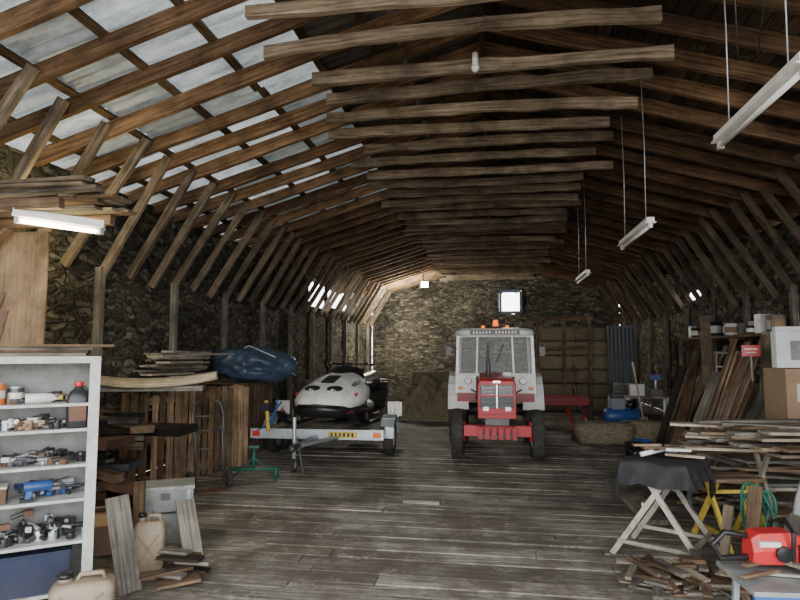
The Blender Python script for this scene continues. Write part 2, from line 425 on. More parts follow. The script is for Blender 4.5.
pl=bpy.data.lights.new('door_portal','AREA'); pl.shape='RECTANGLE'; pl.size=9.8; pl.size_y=5; pl.cycles.is_portal=True
po=bpy.data.objects.new('door_portal',pl); po.location=(-.1,Y0-.05,2.4); bpy.context.collection.objects.link(po)
po.rotation_euler=Vector((0,1,0)).to_track_quat('-Z','Z').to_euler()
w=bpy.data.worlds.new('World'); bpy.context.scene.world=w; w.use_nodes=True
bg=w.node_tree.nodes['Background']; bg.inputs[0].default_value=(.94,.97,1,1); bg.inputs[1].default_value=8.0

# ------------------------------------------------------------------ tractor
m=MB()
for sx in(-1,1):
    m.wheel((sx*.60,-1.2,.41),.41,.19,RUB,WHITE,lug=.02,nl=18)
    m.wheel((sx*.66,.62,.64),.64,.32,RUB,RED,lug=.035,nl=20)
    for i in range(8):
        a0=math.radians(15+i*20);a1=math.radians(35+i*20)
        m.beam((sx*.64,.62+.72*math.cos(a0),.64+.72*math.sin(a0)),(sx*.64,.62+.72*math.cos(a1),.64+.72*math.sin(a1)),.36,.03,CABW,up=(0,math.cos(a0),math.sin(a0)),tint=1)
m.box((0,-1.2,.45),(1.1,.12,.12),RED,tint=1); m.box((0,-1.42,.50),(1.0,.16,.17),RED,tint=1)
for x in(-.42,.42): m.cyl((x*1.25,-1.2,.3),(x*1.25,-1.2,.62),.045,RED)
m.tube([(-.5,-1.1,.40),(0,-1.05,.38),(.5,-1.1,.40)],.02,STEEL)
m.box((0,-1.53,.42),(.5,.05,.08),STEEL)
for i in range(6): m.box((-.25+i*.1,-1.56,.48),(.07,.1,.20),RED,tint=.8)
m.box((0,-.5,.62),(.36,1.7,.3),STEEL); m.box((0,.6,.66),(.5,.9,.4),STEEL); m.cyl((-.55,.62,.64),(.55,.62,.64),.12,STEEL)
def bon(y,s):
    w=.29*s; return [(-w,y,.70),(w,y,.70),(w*1.0,y,1.25*s+.0),(w*.90,y,1.335*s+.01),(-w*.90,y,1.335*s+.01),(-w,y,1.25*s)]
m.loft([bon(-1.45,.975),bon(-1.40,1),bon(-.6,1.0),bon(0.05,1.04)],RED,smooth=False,tint=1)
m.box((0,-1.462,1.06),(.52,.02,.40),BLACK,tint=1)
for i in range(7):
    for sx in(-1,1): m.box((sx*.13,-1.478,1.23-i*.022),(.21,.014,.009),CHROME,tint=.8)
for i in range(9): m.box((0,-1.478,1.04-i*.02),(.48,.014,.007),GALV,tint=.8)
for x in(-.26,0,.26): m.box((x,-1.483,1.06),(.026,.02,.42),RED if x else CHROME,tint=1)
m.box((0,-1.483,1.075),(.5,.02,.03),RED,tint=1); m.box((0,-1.48,.82),(.54,.03,.1),RED,tint=1); m.box((0,-1.48,1.275),(.52,.03,.05),RED,tint=1)
m.box((.0,-1.5,1.30),(.12,.02,.04),CHROME)
for sx in(-1,1):
    m.box((sx*.165,-1.483,.86),(.09,.03,.07),CHROME)
    m.tube([(sx*.26,-.9,1.05),(sx*.40,-.95,1.14)],.015,STEEL)
m.box((0,.55,.86),(1.05,1.2,.06),STEEL)
for sx in(-1,1):
    m.box((sx*.50,-.02,1.17),(.34,.05,.36),CABW,tint=1)
    m.box((sx*.50,-.05,.93),(.32,.05,.16),RED,tint=.6)
    m.lathe([(.001,-.09),(.06,-.09),(.07,-.05),(.05,.0)],(sx*.47,-.06,1.24),(0,1,0),CHROME,20)
    m.lathe([(.001,-.092),(.055,-.092)],(sx*.47,-.06,1.24),(0,1,0),LAMPOFF,20)
    m.box((sx*.60,-.07,1.10),(.08,.03,.05),ORNG,tint=1)
    m.beam((sx*.665,-.02,1.0),(sx*.64,.06,2.10),.055,.06,CABW,tint=1)
    m.beam((sx*.675,1.15,1.2),(sx*.64,1.12,2.10),.06,.06,CABW,tint=1)
    m.beam((sx*.665,.0,1.32),(sx*.675,1.15,1.32),.04,.05,CABW,tint=1)
    m.box((sx*.668,.25,1.12),(.03,.5,.38),CABW,tint=.95)
    m.beam((sx*.655,.02,1.75),(sx*.66,1.13,1.75),.02,.03,CABW,tint=1)
    m.beam((sx*.32,.0,1.36),(sx*.30,.06,2.08),.03,.03,CABW,tint=1)
    m.tube([(sx*.66,.0,1.85),(sx*.80,-.1,1.88)],.01,BLACK); m.box((sx*.80,-.1,1.80),(.10,.03,.18),BLACK,tint=.6)
    m.add([(sx*.655,.04,1.34),(sx*.67,1.13,1.34),(sx*.64,1.1,2.08),(sx*.635,.08,2.08)],[(0,1,2,3)],GLASS,tint=1)
m.beam((-.67,-.02,1.35),(.67,-.02,1.35),.05,.05,CABW,tint=1); m.beam((-.66,1.14,1.3),(.66,1.14,1.3),.05,.08,CABW,tint=1)
m.beam((-.64,.06,2.10),(.64,.06,2.10),.06,.06,CABW,tint=1)
m.add([(-.65,-.01,1.37),(.65,-.01,1.37),(.63,.05,2.08),(-.63,.05,2.08)],[(0,1,2,3)],GLASS,tint=1)
def rf(z,s,yo=0): 
    pts=[]
    for k in range(24):
        a=2*math.pi*k/24; c,sn=math.cos(a),math.sin(a); e=.35
        pts.append((.70*s*math.copysign(abs(c)**e,c),.58+(.68*s)*math.copysign(abs(sn)**e,sn),z))
    return pts
m.loft([rf(2.09,.97),rf(2.12,1.0),rf(2.19,1.0),rf(2.235,.9),rf(2.25,.6)],CABW,smooth=False,tint=1)
m.box((0,-.115,2.155),(.85,.012,.075),BLACK,tint=1)
for i in range(14):
    if i in(6,): continue
    m.box((-.36+i*.055,-.124,2.155),(.03,.01,.045),WHITE,tint=1.2)
m.cyl((0.02,.1,2.24),(0.02,.1,2.28),.06,BLACK); m.cyl((0.02,.1,2.28),(0.02,.1,2.40),.05,BEAC,r2=.04)
m.cyl((-.2,.1,2.24),(-.2,.1,2.29),.03,BEAC); m.cyl((.22,.1,2.24),(.22,.1,2.29),.03,BEAC)
m.tube([(-.12,-.55,1.3),(-.12,-.55,1.62)],.035,STEEL); m.cyl((-.12,-.55,1.62),(-.12,-.55,1.95),.022,STEEL)
m.tube([(.15,-.03,1.95),(.02,-.05,1.6)],.008,BLACK)
m.lathe([(.17+.015*math.cos(a),.015*math.sin(a)) for a in [i*math.pi/4 for i in range(9)]],(0,.32,1.42),(0,-.5,.86),BLACK,24)
m.tube([(0,.1,1.0),(0,.32,1.42)],.02,BLACK)
m.box((0,.8,1.12),(.42,.42,.12),BLACK); m.box((0,1.02,1.35),(.42,.1,.42),BLACK,rot=(-.15,0,0))
m.box((0,.15,1.15),(.5,.2,.3),STEEL)
m.make('tractor',loc=(.0,11.0,0),rz=.015,bevel=.006,scale=(1.05,1,.96))

# ------------------------------------------------------------------ trailer
m=MB()
m.box((0,0,.46),(2.1,.05,.15),GALV,tint=1.1)
for x in(-.95,): m.box((x,-.03,.46),(.12,.02,.08),REDP,tint=1)
for x in(.95,): m.box((x,-.03,.46),(.12,.02,.08),ORNG,tint=1)
m.box((.42,-.032,.46),(.46,.01,.10),YEL,tint=1.1)
for i in range(6): m.box((.25+i*.065,-.04,.46),(.03,.006,.06),BLACK)
for x in(-.95,.95,-.35,.35): m.beam((x,0,.42),(x,2.7,.46),.06,.09,GALV,tint=1)
for y in(.3,1.0,1.8,2.65): m.beam((-.98,y,.42),(.98,y,.42),.06,.06,GALV,tint=1)
for i in range(9): m.box((-.86+i*.215,1.45,.49),(.2,2.5,.025),W_GREY)
m.cyl((-.98,1.0,.30),(.98,1.0,.30),.03,STEEL)
for sx in(-1,1):
    m.wheel((sx*1.0,1.0,.29),.29,.16,RUB,GALV,rimr=.6)
    for i in range(6):
        a0=math.radians(i*30);a1=math.radians(i*30+30)
        m.beam((sx*1.0,1.0+.37*math.cos(a0),.32+.34*math.sin(a0)),(sx*1.0,1.0+.37*math.cos(a1),.32+.34*math.sin(a1)),.22,.015,GALV,up=(0,math.cos(a0),math.sin(a0)),tint=1)
    m.beam((sx*.98,1.35,.4),(sx*1.0,1.35,.75),.04,.04,GALV); m.box((sx*1.02,1.45,.72),(.25,.03,.24),WHITE,tint=1)
    m.tube([(sx*.35,-.0,.42),(0,-.9,.42)],.03,GALV)
m.beam((0,.3,.42),(0,-1.0,.42),.07,.07,GALV); m.box((0,-1.08,.44),(.07,.22,.07),STEEL); m.ball((0,-1.2,.43),.05,STEEL)
m.cyl((-.16,-.6,.16),(-.16,-.6,.78),.028,GALV); m.tube([(-.16,-.6,.78),(-.16,-.68,.82),(-.16,-.68,.9)],.012,STEEL)
m.wheel((-.16,-.6,.10),.10,.05,RUB,GALV)
m.tube([(0,-.9,.42),(.05,-.93,.2),(.08,-.9,.02),(.2,-.85,.015)],.012,STEEL)
m.beam((-.75,-.05,.5),(-.85,.1,.95),.05,.05,YEL,tint=1); m.box((-.84,.05,.86),(.14,.12,.12),BLACK)
m.tube([(-.8,0,.55),(-.6,-.02,.9),(-.55,-.02,.95)],.018,BLUE); m.tube([(-.95,-.02,.5),(-.7,.0,.62),(-.62,0,.98)],.014,BLUE)
m.make('snowmobile_trailer',loc=(-2.73,8.9,0),rz=.03,bevel=.004)

# ------------------------------------------------------------------ snowmobile
m=MB()
def sec(y,w,zb,zt,p=.6,xo=0):
    r=[]
    for k in range(28):
        a=2*math.pi*k/28;c,s=math.cos(a),math.sin(a)
        zc=(zb+zt)/2;h=(zt-zb)/2
        wx=w*(1-.28*max(0,s))
        r.append((xo+wx*math.copysign(abs(c)**p,c),y,zc+h*math.copysign(abs(s)**.8,s)))
    return r
m.loft([sec(-1.42,.10,.30,.40),sec(-1.36,.28,.25,.45),sec(-1.2,.44,.20,.54),sec(-.95,.52,.18,.64),sec(-.65,.52,.18,.72),sec(-.35,.47,.20,.77),sec(-.1,.38,.24,.76),sec(.1,.28,.26,.70)],WHITE,tint=1.15)
m.loft([sec(-1.45,.14,.22,.34),sec(-1.3,.40,.14,.38),sec(-.9,.55,.10,.40),sec(-.4,.56,.10,.38),sec(.05,.42,.12,.36)],BLACK,tint=1)
m.tube([(-.34,-1.25,.30),(-.25,-1.5,.33),(0,-1.56,.34),(.25,-1.5,.33),(.34,-1.25,.30)],.016,BLACK)
for sx in(-1,1):
    m.ball((sx*.17,-1.15,.55),(.12,.14,.045),BLACK); m.ball((sx*.17,-1.19,.545),(.08,.10,.042),CHROME)
    m.box((sx*.36,-.75,.59),(.05,.34,.12),BLACK,rot=(0,sx*.75,sx*.1)); m.box((sx*.42,-.35,.56),(.04,.25,.12),BLACK,rot=(0,sx*.6,0)); m.box((sx*.45,-.95,.46),(.03,.25,.05),REDP,rot=(0,sx*.2,sx*.1))
m.box((0,-.85,.675),(.20,.34,.02),BLACK,rot=(.24,0,0)); m.box((0,-1.28,.46),(.22,.12,.03),BLACK,rot=(.5,0,0))
def ws(u,v):
    a=(u-.5)*2; return (a*.36*(1-.25*v),-.55+.30*v+.22*a*a,.71+.15*v-.06*a*a)
m.sheet(ws,12,6,BLACK)
m.loft([sec(-.25,.26,.5,.80),sec(.0,.2,.45,.82),sec(.25,.2,.4,.74),sec(.5,.21,.38,.70),sec(.95,.20,.38,.72),sec(1.3,.17,.40,.74),sec(1.36,.1,.46,.68)],BLACK,tint=1)
m.box((0,.75,.30),(.46,1.7,.18),BLACK,tint=1.4); m.box((0,1.62,.36),(.44,.1,.3),BLACK); m.box((0,1.5,.55),(.5,.3,.03),STEEL)
tp=[(0,1.65,.18),(0,1.55,.05),(0,1.0,.03),(0,.1,.03),(0,-.1,.15),(0,.0,.26),(0,1.5,.28)]
for i in range(len(tp)):
    m.beam(tp[i],tp[(i+1)%len(tp)],.38,.03,RUB,up=(0,.2,1) if abs(tp[i][2]-tp[(i+1)%len(tp)][2])<.08 else (0,1,0),tint=1)
m.tube([(0,-.12,.78),(0,-.02,.86)],.025,BLACK); m.tube([(-.36,.12,.87),(-.26,.03,.89),(0,-.03,.87),(.26,.03,.89),(.36,.12,.87)],.016,BLACK)
for sx in(-1,1): m.cyl((sx*.28,.05,.89),(sx*.38,.13,.87),.022,RUB); m.tube([(sx*.3,.0,.90),(sx*.38,.02,.90)],.008,CHROME)
m.box((0,-.05,.88),(.12,.06,.06),BLACK)
for sx in(-1,1):
    x=sx*.53
    m.beam((x,-1.1,.03),(x,-.25,.03),.13,.03,BLACK); m.beam((x,-1.1,.03),(x,-1.35,.10),.13,.025,BLACK); m.beam((x,-1.35,.10),(x,-1.50,.24),.12,.02,BLACK)
    m.tube([(x-.05,-1.48,.22),(x-.03,-1.35,.26),(x,-1.1,.10)],.01,REDP)
    m.tube([(x,-.7,.06),(x-sx*.04,-.68,.34)],.025,STEEL); m.tube([(x-sx*.04,-.68,.30),(sx*.25,-.6,.34)],.018,STEEL); m.tube([(x-sx*.04,-.68,.15),(sx*.25,-.55,.22)],.018,STEEL)
    m.cyl((x-sx*.05,-.68,.18),(sx*.32,-.62,.46),.03,REDP)
m.make('snowmobile',loc=(-2.68,10.75,.50),rz=-.08,scale=1.12)

# ------------------------------------------------------------------ left: pallets, boards, tarp
m=MB(); L=1.85
for i in range(15):
    m.box((.07+i*.126,R(-.01,.01),.60+R(-.02,.02)),(R(.075,.10),.022,1.2+R(-.05,.05)),W_BRN,tint=R(.7,2.1),rot=(0,R(-.012,.012),0))
for z in(.12,.62,1.1): m.box((L/2,.05,z),(L,.06,.09),W_BRN,tint=1.2)
for x in (0,L):
    for i in range(3): m.box((x,.12+i*.17,.6),(.022,.12,1.18),W_BRN,tint=R(.8,1.3))
m.box((L/2,.28,1.0),(L,.5,.04),W_BRN,tint=.6)
m.make('pallet_crate',loc=(-4.30,6.95,0),rz=math.radians(74))
m=MB()
zz=1.26
for i in range(18):
    ly=R(.9,1.5); c=(-4.42+R(-.12,.2),7.75+R(-.2,.2),zz)
    m.box(c,(R(.12,.24),ly,.026),W_GREY if i%3 else W_PALE,rot=(R(-.015,.015),R(-.015,.015),R(-.4,.3)),tint=R(.7,1.3)); zz+=.027
m.make('board_stack')
m=MB()
def hull(u,v):
    w=.23*math.sin(math.pi*min(1,u*.85+.08))**.6; return (-.8+1.6*u,(v-.5)*2*w,.10+.09*(1-(2*v-1)**2)+.08*abs(u-.5)**2*4)
m.sheet(hull,20,8,W_PALE,tint=1.1); 
for k in(-1,1): m.tube([hull(i/10,.5+.5*k) for i in range(11)],.015,W_PALE)
m.box((0,0,.07),(1.3,.25,.06),W_GREY)
m.make('wooden_hull_panel',loc=(-4.15,6.62,1.22),rz=.35)
m=MB(); rings=[]; NU,NK=56,80
for i in range(NU):
    u=i/(NU-1); y=-.66+1.32*u; rr=math.sin(math.pi*(.06+.88*u))**.4; ring=[]
    for k in range(NK):
        a=2*math.pi*k/NK; q=Vector((math.cos(a)*1.5,math.sin(a)*1.5,u*4))
        rid=lambda p:1-2*abs(noise.noise(p))
        f=rr*(.95+.22*noise.noise(q*1.0)+.06*rid(q*1.7)+.04*rid(q*4.3+Vector((3,1,2))))
        ring.append((.40*f*math.cos(a),y+.05*noise.noise(q*2),.28+max(-.28,.29*f*math.sin(a)-.08*(u-.5))))
    rings.append(ring)
m.loft(rings,TARP,tint=1)
m.tube([(-.1,-.66,.1),(-.28,-.5,.42),(.1,-.1,.60),(.32,.3,.42),(.2,.66,.1)],.008,WHITE,6)
m.make('blue_tarp_bundle',loc=(-3.98,9.45,1.22),rz=math.radians(-66))
m=MB()
m.box((0,0,.58),(.84,1.3,1.16),W_DARK,tint=1.5)
for i in range(6): m.box((-.38+i*.15,-.66,.6),(.13,.02,1.2),W_BRN,tint=R(.4,.8)); 
for i in range(8): m.box((.43,-.57+i*.163,.6),(.02,.13,1.2),W_BRN,tint=R(.4,.8))
m.box((0,0,1.19),(.9,1.34,.04),W_BRN,tint=.7)
m.make('wooden_bin',loc=(-4.45,9.7,0))
m=MB()
for sx in(-1,1):
    m.tube([(sx*.17,0,.12),(sx*.17,.12,.7),(sx*.20,.20,1.0),(sx*.16,.24,1.18),(sx*.06,.25,1.24)],.016,STEEL)
    m.tube([(sx*.17,.02,.2),(sx*.26,.10,.30),(sx*.24,.16,.6),(sx*.17,.13,.75)],.012,STEEL)
    m.wheel((sx*.24,.05,.13),.13,.05,RUB,RUST)
for z in(.3,.55,.8,1.0): m.tube([(-.18,.03+z*.14,z),(.18,.03+z*.14,z)],.012,STEEL)
m.box((0,-.1,.015),(.36,.24,.012),RUST); m.cyl((-.24,.05,.13),(.24,.05,.13),.012,RUST)
m.make('sack_truck',loc=(-3.55,7.1,0),rz=math.radians(40),scale=(1,1,.9))
m=MB()
for sx in(-1,1):
    m.tube([(sx*.3,-.22,.015),(sx*.3,.22,.015)],.016,GREEN); m.tube([(sx*.3,0,.02),(sx*.3,0,.16)],.018,GREEN)
m.tube([(-.34,0,.14),(.34,0,.14)],.018,GREEN); m.tube([(0,0,.14),(0,0,.42)],.022,GREEN); m.tube([(-.3,0,.02),(0,0,.3),(.3,0,.02)],.012,GREEN)
m.box((0,0,.44),(.14,.08,.03),GREEN)
m.make('axle_stand',loc=(-3.25,7.75,0),rz=.25)
# ------------------------------------------------------------------ shelf unit left
m=MB(); zs=[.06,.40,.69,.93,1.18,1.36,1.68]
m.box((-.0,.15,.85),(.025,.32,1.70),SHELFW,tint=1); m.box((-.95,.15,.85),(.025,.32,1.70),SHELFW,tint=1); m.box((-.475,.305,.85),(.95,.012,1.7),SHELFW,tint=.4)
m.box((-.01,-.015,.85),(.07,.02,1.70),SHELFW,tint=1.05); m.box((-.94,-.015,.85),(.07,.02,1.70),SHELFW,tint=1.05)
for z in zs: m.box((-.475,.145,z),(.93,.30,.022),SHELFW,tint=1)
m.box((-.475,-.015,1.68),(1.0,.03,.05),SHELFW,tint=1)
SHL=(-2.87,3.93,0); SHR=math.radians(38)
m.make('shelf_unit',loc=SHL,rz=SHR,bevel=.003)
SM=Matrix.Translation(SHL)@Matrix.Rotation(SHR,4,'Z')
def onshelf(name,fn,x,z,y=.12,rz=0):
    mm=MB(); fn(mm); p=SM@Vector((x,y,z+.0115)); return mm.make(name,loc=p,rz=SHR+rz,bevel=.002)
def jug(mat,cap,w=.13,h=.24,d=.09):
    def f(m):
        R_=lambda z,s:[(w/2*s*math.copysign(abs(math.cos(a))**.5,math.cos(a)),d/2*s*math.copysign(abs(math.sin(a))**.5,math.sin(a)),z) for a in[2*math.pi*k/20 for k in range(20)]]
        m.loft([R_(0,.94),R_(.01,1),R_(h*.62,1),R_(h*.78,.75),R_(h*.86,.35),R_(h*.92,.3)],mat,tint=1)
        m.cyl((0,0,h*.9),(0,0,h),w*.19,cap)
        m.tube([(w*.3,0,h*.6),(w*.45,0,h*.78),(w*.2,0,h*.9)],.010,mat,tint=1)
        m.box((0,-d/2-.001,h*.33),(w*.7,.004,h*.35),RUST)
    return f
def can(mat,cap,r=.035,h=.17):
    def f(m):
        m.lathe([(.001,0),(r,0),(r,h*.8),(r*.6,h*.88),(r*.5,h*.9)],(0,0,0),(0,0,1),mat,20,tint=1); m.cyl((0,0,h*.86),(0,0,h),r*.55,cap)
        m.lathe([(r*1.01,h*.2),(r*1.01,h*.6)],(0,0,0),(0,0,1),WHITE,20)
    return f
def tin(mat,r=.06,h=.12):
    def f(m):
        m.lathe([(.001,0),(r,0),(r,h),(r*.93,h),(r*.93,h-.006),(.001,h-.006)],(0,0,0),(0,0,1),mat,24,tint=1); m.lathe([(r*1.04,h-.01),(r*1.04,h)],(0,0,0),(0,0,1),GALV,24)
        m.lathe([(r*1.01,h*.3),(r*1.01,h*.65)],(0,0,0),(0,0,1),WHITE,24)
    return f
def lying(mat,cap,L=.2,r=.04):
    def f(m):
        m.lathe([(.001,0),(r,0),(r,L*.7),(r*.45,L*.85),(r*.4,L)],(-L/2,0,r),(1,0,0),mat,20,tint=1); m.cyl((L*.42,0,r),(L*.55,0,r),r*.5,cap)
    return f
def tray(mat,w=.3,h=.1,d=.2,lid=None):
    def f(m):
        m.box((0,0,h/2),(w,d,h),mat,taper=1.04,tint=1)
        m.box((0,0,h),(w*1.06,d*1.06,.015),lid or mat,tint=.8)
        m.tube([(-w*.2,0,h),(-w*.2,0,h+.04),(w*.2,0,h+.04),(w*.2,0,h)],.007,BLACK)
    return f
def toolpile(cols,n=7,w=.34,h=.08):
    def f(m):
        for i in range(n):
            x,y=R(-w/2,w/2),R(-.06,.06);z=.02+h*R(0,.8)*(1-abs(x)/w); a=R(0,3.1);l=R(.04,.10)
            d=Vector((math.cos(a)*l,math.sin(a)*min(l,.06),R(-.01,.02)))
            m.tube([Vector((x,y,z))-d,Vector((x,y,z))+d],R(.008,.02),random.choice(cols),8)
            m.box((x+d.x,y+d.y*.5,max(.02,z)),(R(.03,.08),R(.03,.05),R(.025,.05)),random.choice(cols),rot=(0,0,a))
            if i%3==0: m.lathe([(.001,0),(.03,0),(.03,R(.03,.07)),(.001,.05)],(x-d.x,y,.0),(0,0,1),random.choice(cols),14)
    return f
def drill(m):
    m.cyl((-.12,0,.10),(.05,0,.10),.035,BLUE); m.cyl((.05,0,.10),(.11,0,.10),.02,STEEL); m.cyl((.11,0,.10),(.2,0,.10),.005,STEEL)
    m.beam((-.08,0,.09),(-.10,0,.0),.035,.045,BLUE); m.box((-.1,0,.012),(.08,.06,.024),BLACK)
onshelf('oil_jug',jug(BLACK,REDP,.15,.33,.10),-.11,1.18,.05)
onshelf('spray_bottle',lying(WHITE,YEL,.22,.035),-.33,1.36)
onshelf('oil_tin',tin(ORNG,.06,.15),-.62,1.36); onshelf('oil_tin',tin(BLACK,.055,.18),-.75,1.36); onshelf('oil_tin',tin(RUST,.05,.14),-.86,1.36); onshelf('grease_tin',tin(STEEL,.05,.12),-.50,1.36,.16)
onshelf('hand_tools',toolpile([STEEL,BLACK,TAN,RUST],14,.26,.06),-.38,1.36,.2)
onshelf('hand_tools',toolpile([STEEL,RUST,BLACK,WHITE,CARD],20,.36,.07),-.40,1.18)
onshelf('hand_tools',toolpile([STEEL,BLUE,GALV,BLACK],16,.3,.07),-.74,1.18)
onshelf('hand_tools',toolpile([GALV,BLACK,STEEL,BLACK,RUST],26,.44,.09),-.30,.93)
onshelf('jar_box',tray(BLACK,.24,.12,.18,GALV),-.74,.93)
onshelf('power_drill',drill,-.30,.69,y=.06,rz=.1)
onshelf('red_toolbox',tray(RUST,.20,.11,.16,WHITE),-.62,.69); onshelf('hand_tools',toolpile([GALV,BLACK,BLUE,STEEL],20,.34,.12),-.25,.69,.2)
onshelf('glass_jar',can(WHITE,BLUE,.04,.13),-.79,.69); onshelf('glass_jar',can(ORNG,BLACK,.035,.15),-.87,.69)
onshelf('hand_tools',toolpile([BLACK,RUST,STEEL,GALV,BLACK],40,.7,.22),-.45,.40)
onshelf('navy_storage_box',tray(NAVY,.74,.27,.22,NAVY),-.5,.06,.13)
m=MB(); 
for i in range(4): m.box((-.45+R(-.15,.15),.12+R(-.05,.05),1.716+i*.022),(R(.8,1.1),R(.06,.12),.02),W_BRN if i%2 else W_GREY,rot=(0,0,R(-.08,.08)),tint=R(.5,1.2))
m.make('loose_battens',loc=SHL,rz=SHR)
m=MB(); m.box((0,0,1.4),(1.0,.02,2.8),W_PLY,tint=.8); m.make('plywood_sheet',loc=(-4.40,4.62,0),rz=.0)
m=MB()
for i in range(15):
    m.box((-3.9+R(-.1,.3),4.2+R(-.35,.35),2.90+.024*(i//3)+.012),(R(1.3,1.7),R(.1,.18),.022),[W_GREY,W_BRN,W_TIE][i%3],rot=(0,R(-.015,.015),R(-.15,.15)),tint=R(.5,.9))
m.make('overhead_plank_stack')
m=MB()
for y in(3.9,4.5):
    m.beam((-5.0,y,2.85),(-3.2,y,2.85),.06,.08,W_BRN); m.beam((-4.95,y,2.1),(-4.2,y,2.82),.05,.05,W_BRN)
m.make('overhead_rack')
m=MB(); m.box((0,0,.12),(.12,.02,.24),RUST,rot=(0,.2,0)); m.cyl((.02,0,.24),(.05,0,.36),.015,W_BRN); m.lathe([(.11,-.01),(.11,.01),(.02,.012),(.001,.012)],(-.14,0,.13),(0,1,0),RUST,24)
m.make('hand_saw_blade',loc=(-3.45,3.62,1.80),rz=.5)
m=MB(); m.box((0,0,.24),(.48,.34,.48),BGREY,tint=.85); m.box((0,0,.49),(.5,.36,.03),BGREY,tint=1.05); m.box((0,-.18,.42),(.08,.02,.06),STEEL); m.tube([(-.1,-.175,.3),(-.1,-.2,.28),(.1,-.2,.28),(.1,-.175,.3)],.008,STEEL)
for x in(-.2,.2): m.box((x,-.175,.24),(.03,.01,.46),GALV)
m.make('metal_storage_box',loc=(-3.06,5.25,0),rz=math.radians(28),bevel=.006)
def jerry(name,mat,cap,w,h,d,loc,rz,rot=None):
    m=MB(); R_=lambda z,s:[(w/2*s*math.copysign(abs(math.cos(a))**.4,math.cos(a)),d/2*s*math.copysign(abs(math.sin(a))**.4,math.sin(a)),z) for a in[2*math.pi*k/28 for k in range(28)]]
    m.loft([R_(0,.92),R_(.015,1),R_(h*.78,1),R_(h*.88,.85),R_(h*.90,.7)],mat,tint=1)
    m.cyl((-w*.28,0,h*.86),(-w*.28,0,h),w*.11,mat); m.cyl((-w*.28,0,h*.97),(-w*.28,0,h*1.05),w*.13,cap)
    m.tube([(-w*.1,0,h*.88),(-w*.05,0,h),(w*.28,0,h),(w*.33,0,h*.86)],.016,mat,tint=1)
    for s in(-1,1):
        m.beam((-w*.33,s*d*.5,h*.12),(w*.33,s*d*.5,h*.68),.02,.012,mat,tint=.8,up=(0,1,0)); m.beam((w*.33,s*d*.5,h*.12),(-w*.33,s*d*.5,h*.68),.02,.012,mat,tint=.8,up=(0,1,0))
    m.make(name,loc=loc,rz=rz,rot=rot)
jerry('jerrycan',TAN,BLACK,.24,.42,.15,(-2.76,4.52,0),.3)
jerry('jerrycan',TAN,BLACK,.38,.32,.20,(-2.62,3.55,0),.5)
def lean(name,lst,mat=None,ti=None):
    m=MB()
    for p1,p2,w_,t_,mt_ in lst: m.beam(p1,p2,w_,t_,mt_,n=3,jit=.03,tint=R(*ti) if ti else None)
    return m.make(name)
lean('leaning_board',[((-2.60,4.02,.02),(-2.80,4.12,.66),.17,.022,W_GREY)],ti=(.6,.7))
m=MB()
for i in range(10):
    a=R(-.5,.9); m.box((-2.38+R(-.08,.12),4.3+R(-.12,.12),.02+.022*i),(R(.2,.38),R(.07,.14),.022),[W_GREY,W_BRN,W_DARK][i%3],rot=(R(-.04,.04),R(-.05,.05),a),tint=R(.5,.9))
m.make('scrap_wood_pile')
m=MB(); m.box((0,0,.15),(.30,.26,.30),CARD,tint=.8); m.box((0,-.17,.30),(.30,.14,.012),CARD,rot=(.5,0,0)); m.box((0,.17,.31),(.30,.14,.012),CARD,rot=(-.6,0,0)); m.make('cardboard_box',loc=(-3.40,4.85,0),rz=.5)
lean('leaning_offcuts',[((-2.52,4.78,.02),(-2.70,4.93,.44),.16,.02,W_GREY),((-3.02,4.76,.02),(-3.10,4.88,.6),.1,.02,W_BRN)],ti=(.6,.8))
m=MB()
for i in range(30):
    m.box((-4.05+R(-.4,.45),6.0+R(-.6,.3),.05+.035*i),(R(.3,.8),R(.1,.5),R(.04,.09)),[W_DARK,W_BRN,STEEL,W_GREY,RUST,BLACK][i%6],rot=(R(-.08,.08),R(-.08,.08),R(-.6,.6)),tint=R(.4,1.0))
m.make('junk_pile',)

# ------------------------------------------------------------------ right side
def workbench(name,loc,rz,w=.62,d=.5,h=.78,top=None,leg=GALV):
    m=MB()
    for sx in(-1,1):
        m.beam((sx*w/2,-d/2-.12,0),(sx*w/2*.9,d*.25,h-.04),.03,.045,leg); m.beam((sx*w/2,d/2+.12,0),(sx*w/2*.9,-d*.25,h-.04),.03,.045,leg)
        m.beam((sx*w/2,-d/2-.07,.12),(sx*w/2,d/2+.07,.12),.03,.03,leg)
    m.beam((-w/2,-d/2-.04,.16),(w/2,-d/2-.04,.16),.03,.03,leg); m.beam((-w/2,d/2-.15,.45),(w/2,d/2-.15,.45),.03,.03,leg)
    for k in(-1,1): m.box((0,k*d*.25,h-.015),(w*1.15,d*.42,.03),top or W_BRN)
    return m.make(name,loc=loc,rz=rz,bevel=.002)
YB=paint('worn_yellow_leg',(.46,.43,.35),.6,.2,.4)
workbench('folding_workbench',(1.44,5.55,0),math.radians(60),w=.55,leg=YB)
m=MB()
def cl(u,v):
    x=(u-.5)*.90;y=(v-.5)*.84; z=.0+.025*noise.noise(Vector((x*6,y*6,1)))
    ex=max(0,abs(x)-.33);ey=max(0,abs(y)-.27); wv=.03*math.sin((x+y)*30)*(ex+ey)*5
    return (x-math.copysign(ex*.7,x)+wv,y-math.copysign(ey*.7,y)+wv,z-1.5*ex-1.3*ey+.012+.04*noise.noise(Vector((x*3,y*3,5)))*(ex+ey)*6)
m.sheet(cl,40,36,CLOTH); m.make('black_cloth',loc=(1.44,5.55,.80),rz=math.radians(60))
m=MB(); 
for i in range(9): m.box((R(-.22,.22),R(-.18,.15),.02+.01*i),(R(.1,.34),R(.04,.08),.02),[W_PALE,STEEL,W_GREY,BLACK,GALV,CLOTH,W_BRN,WHITE,W_TIE][i],rot=(0,0,R(-1,1)))
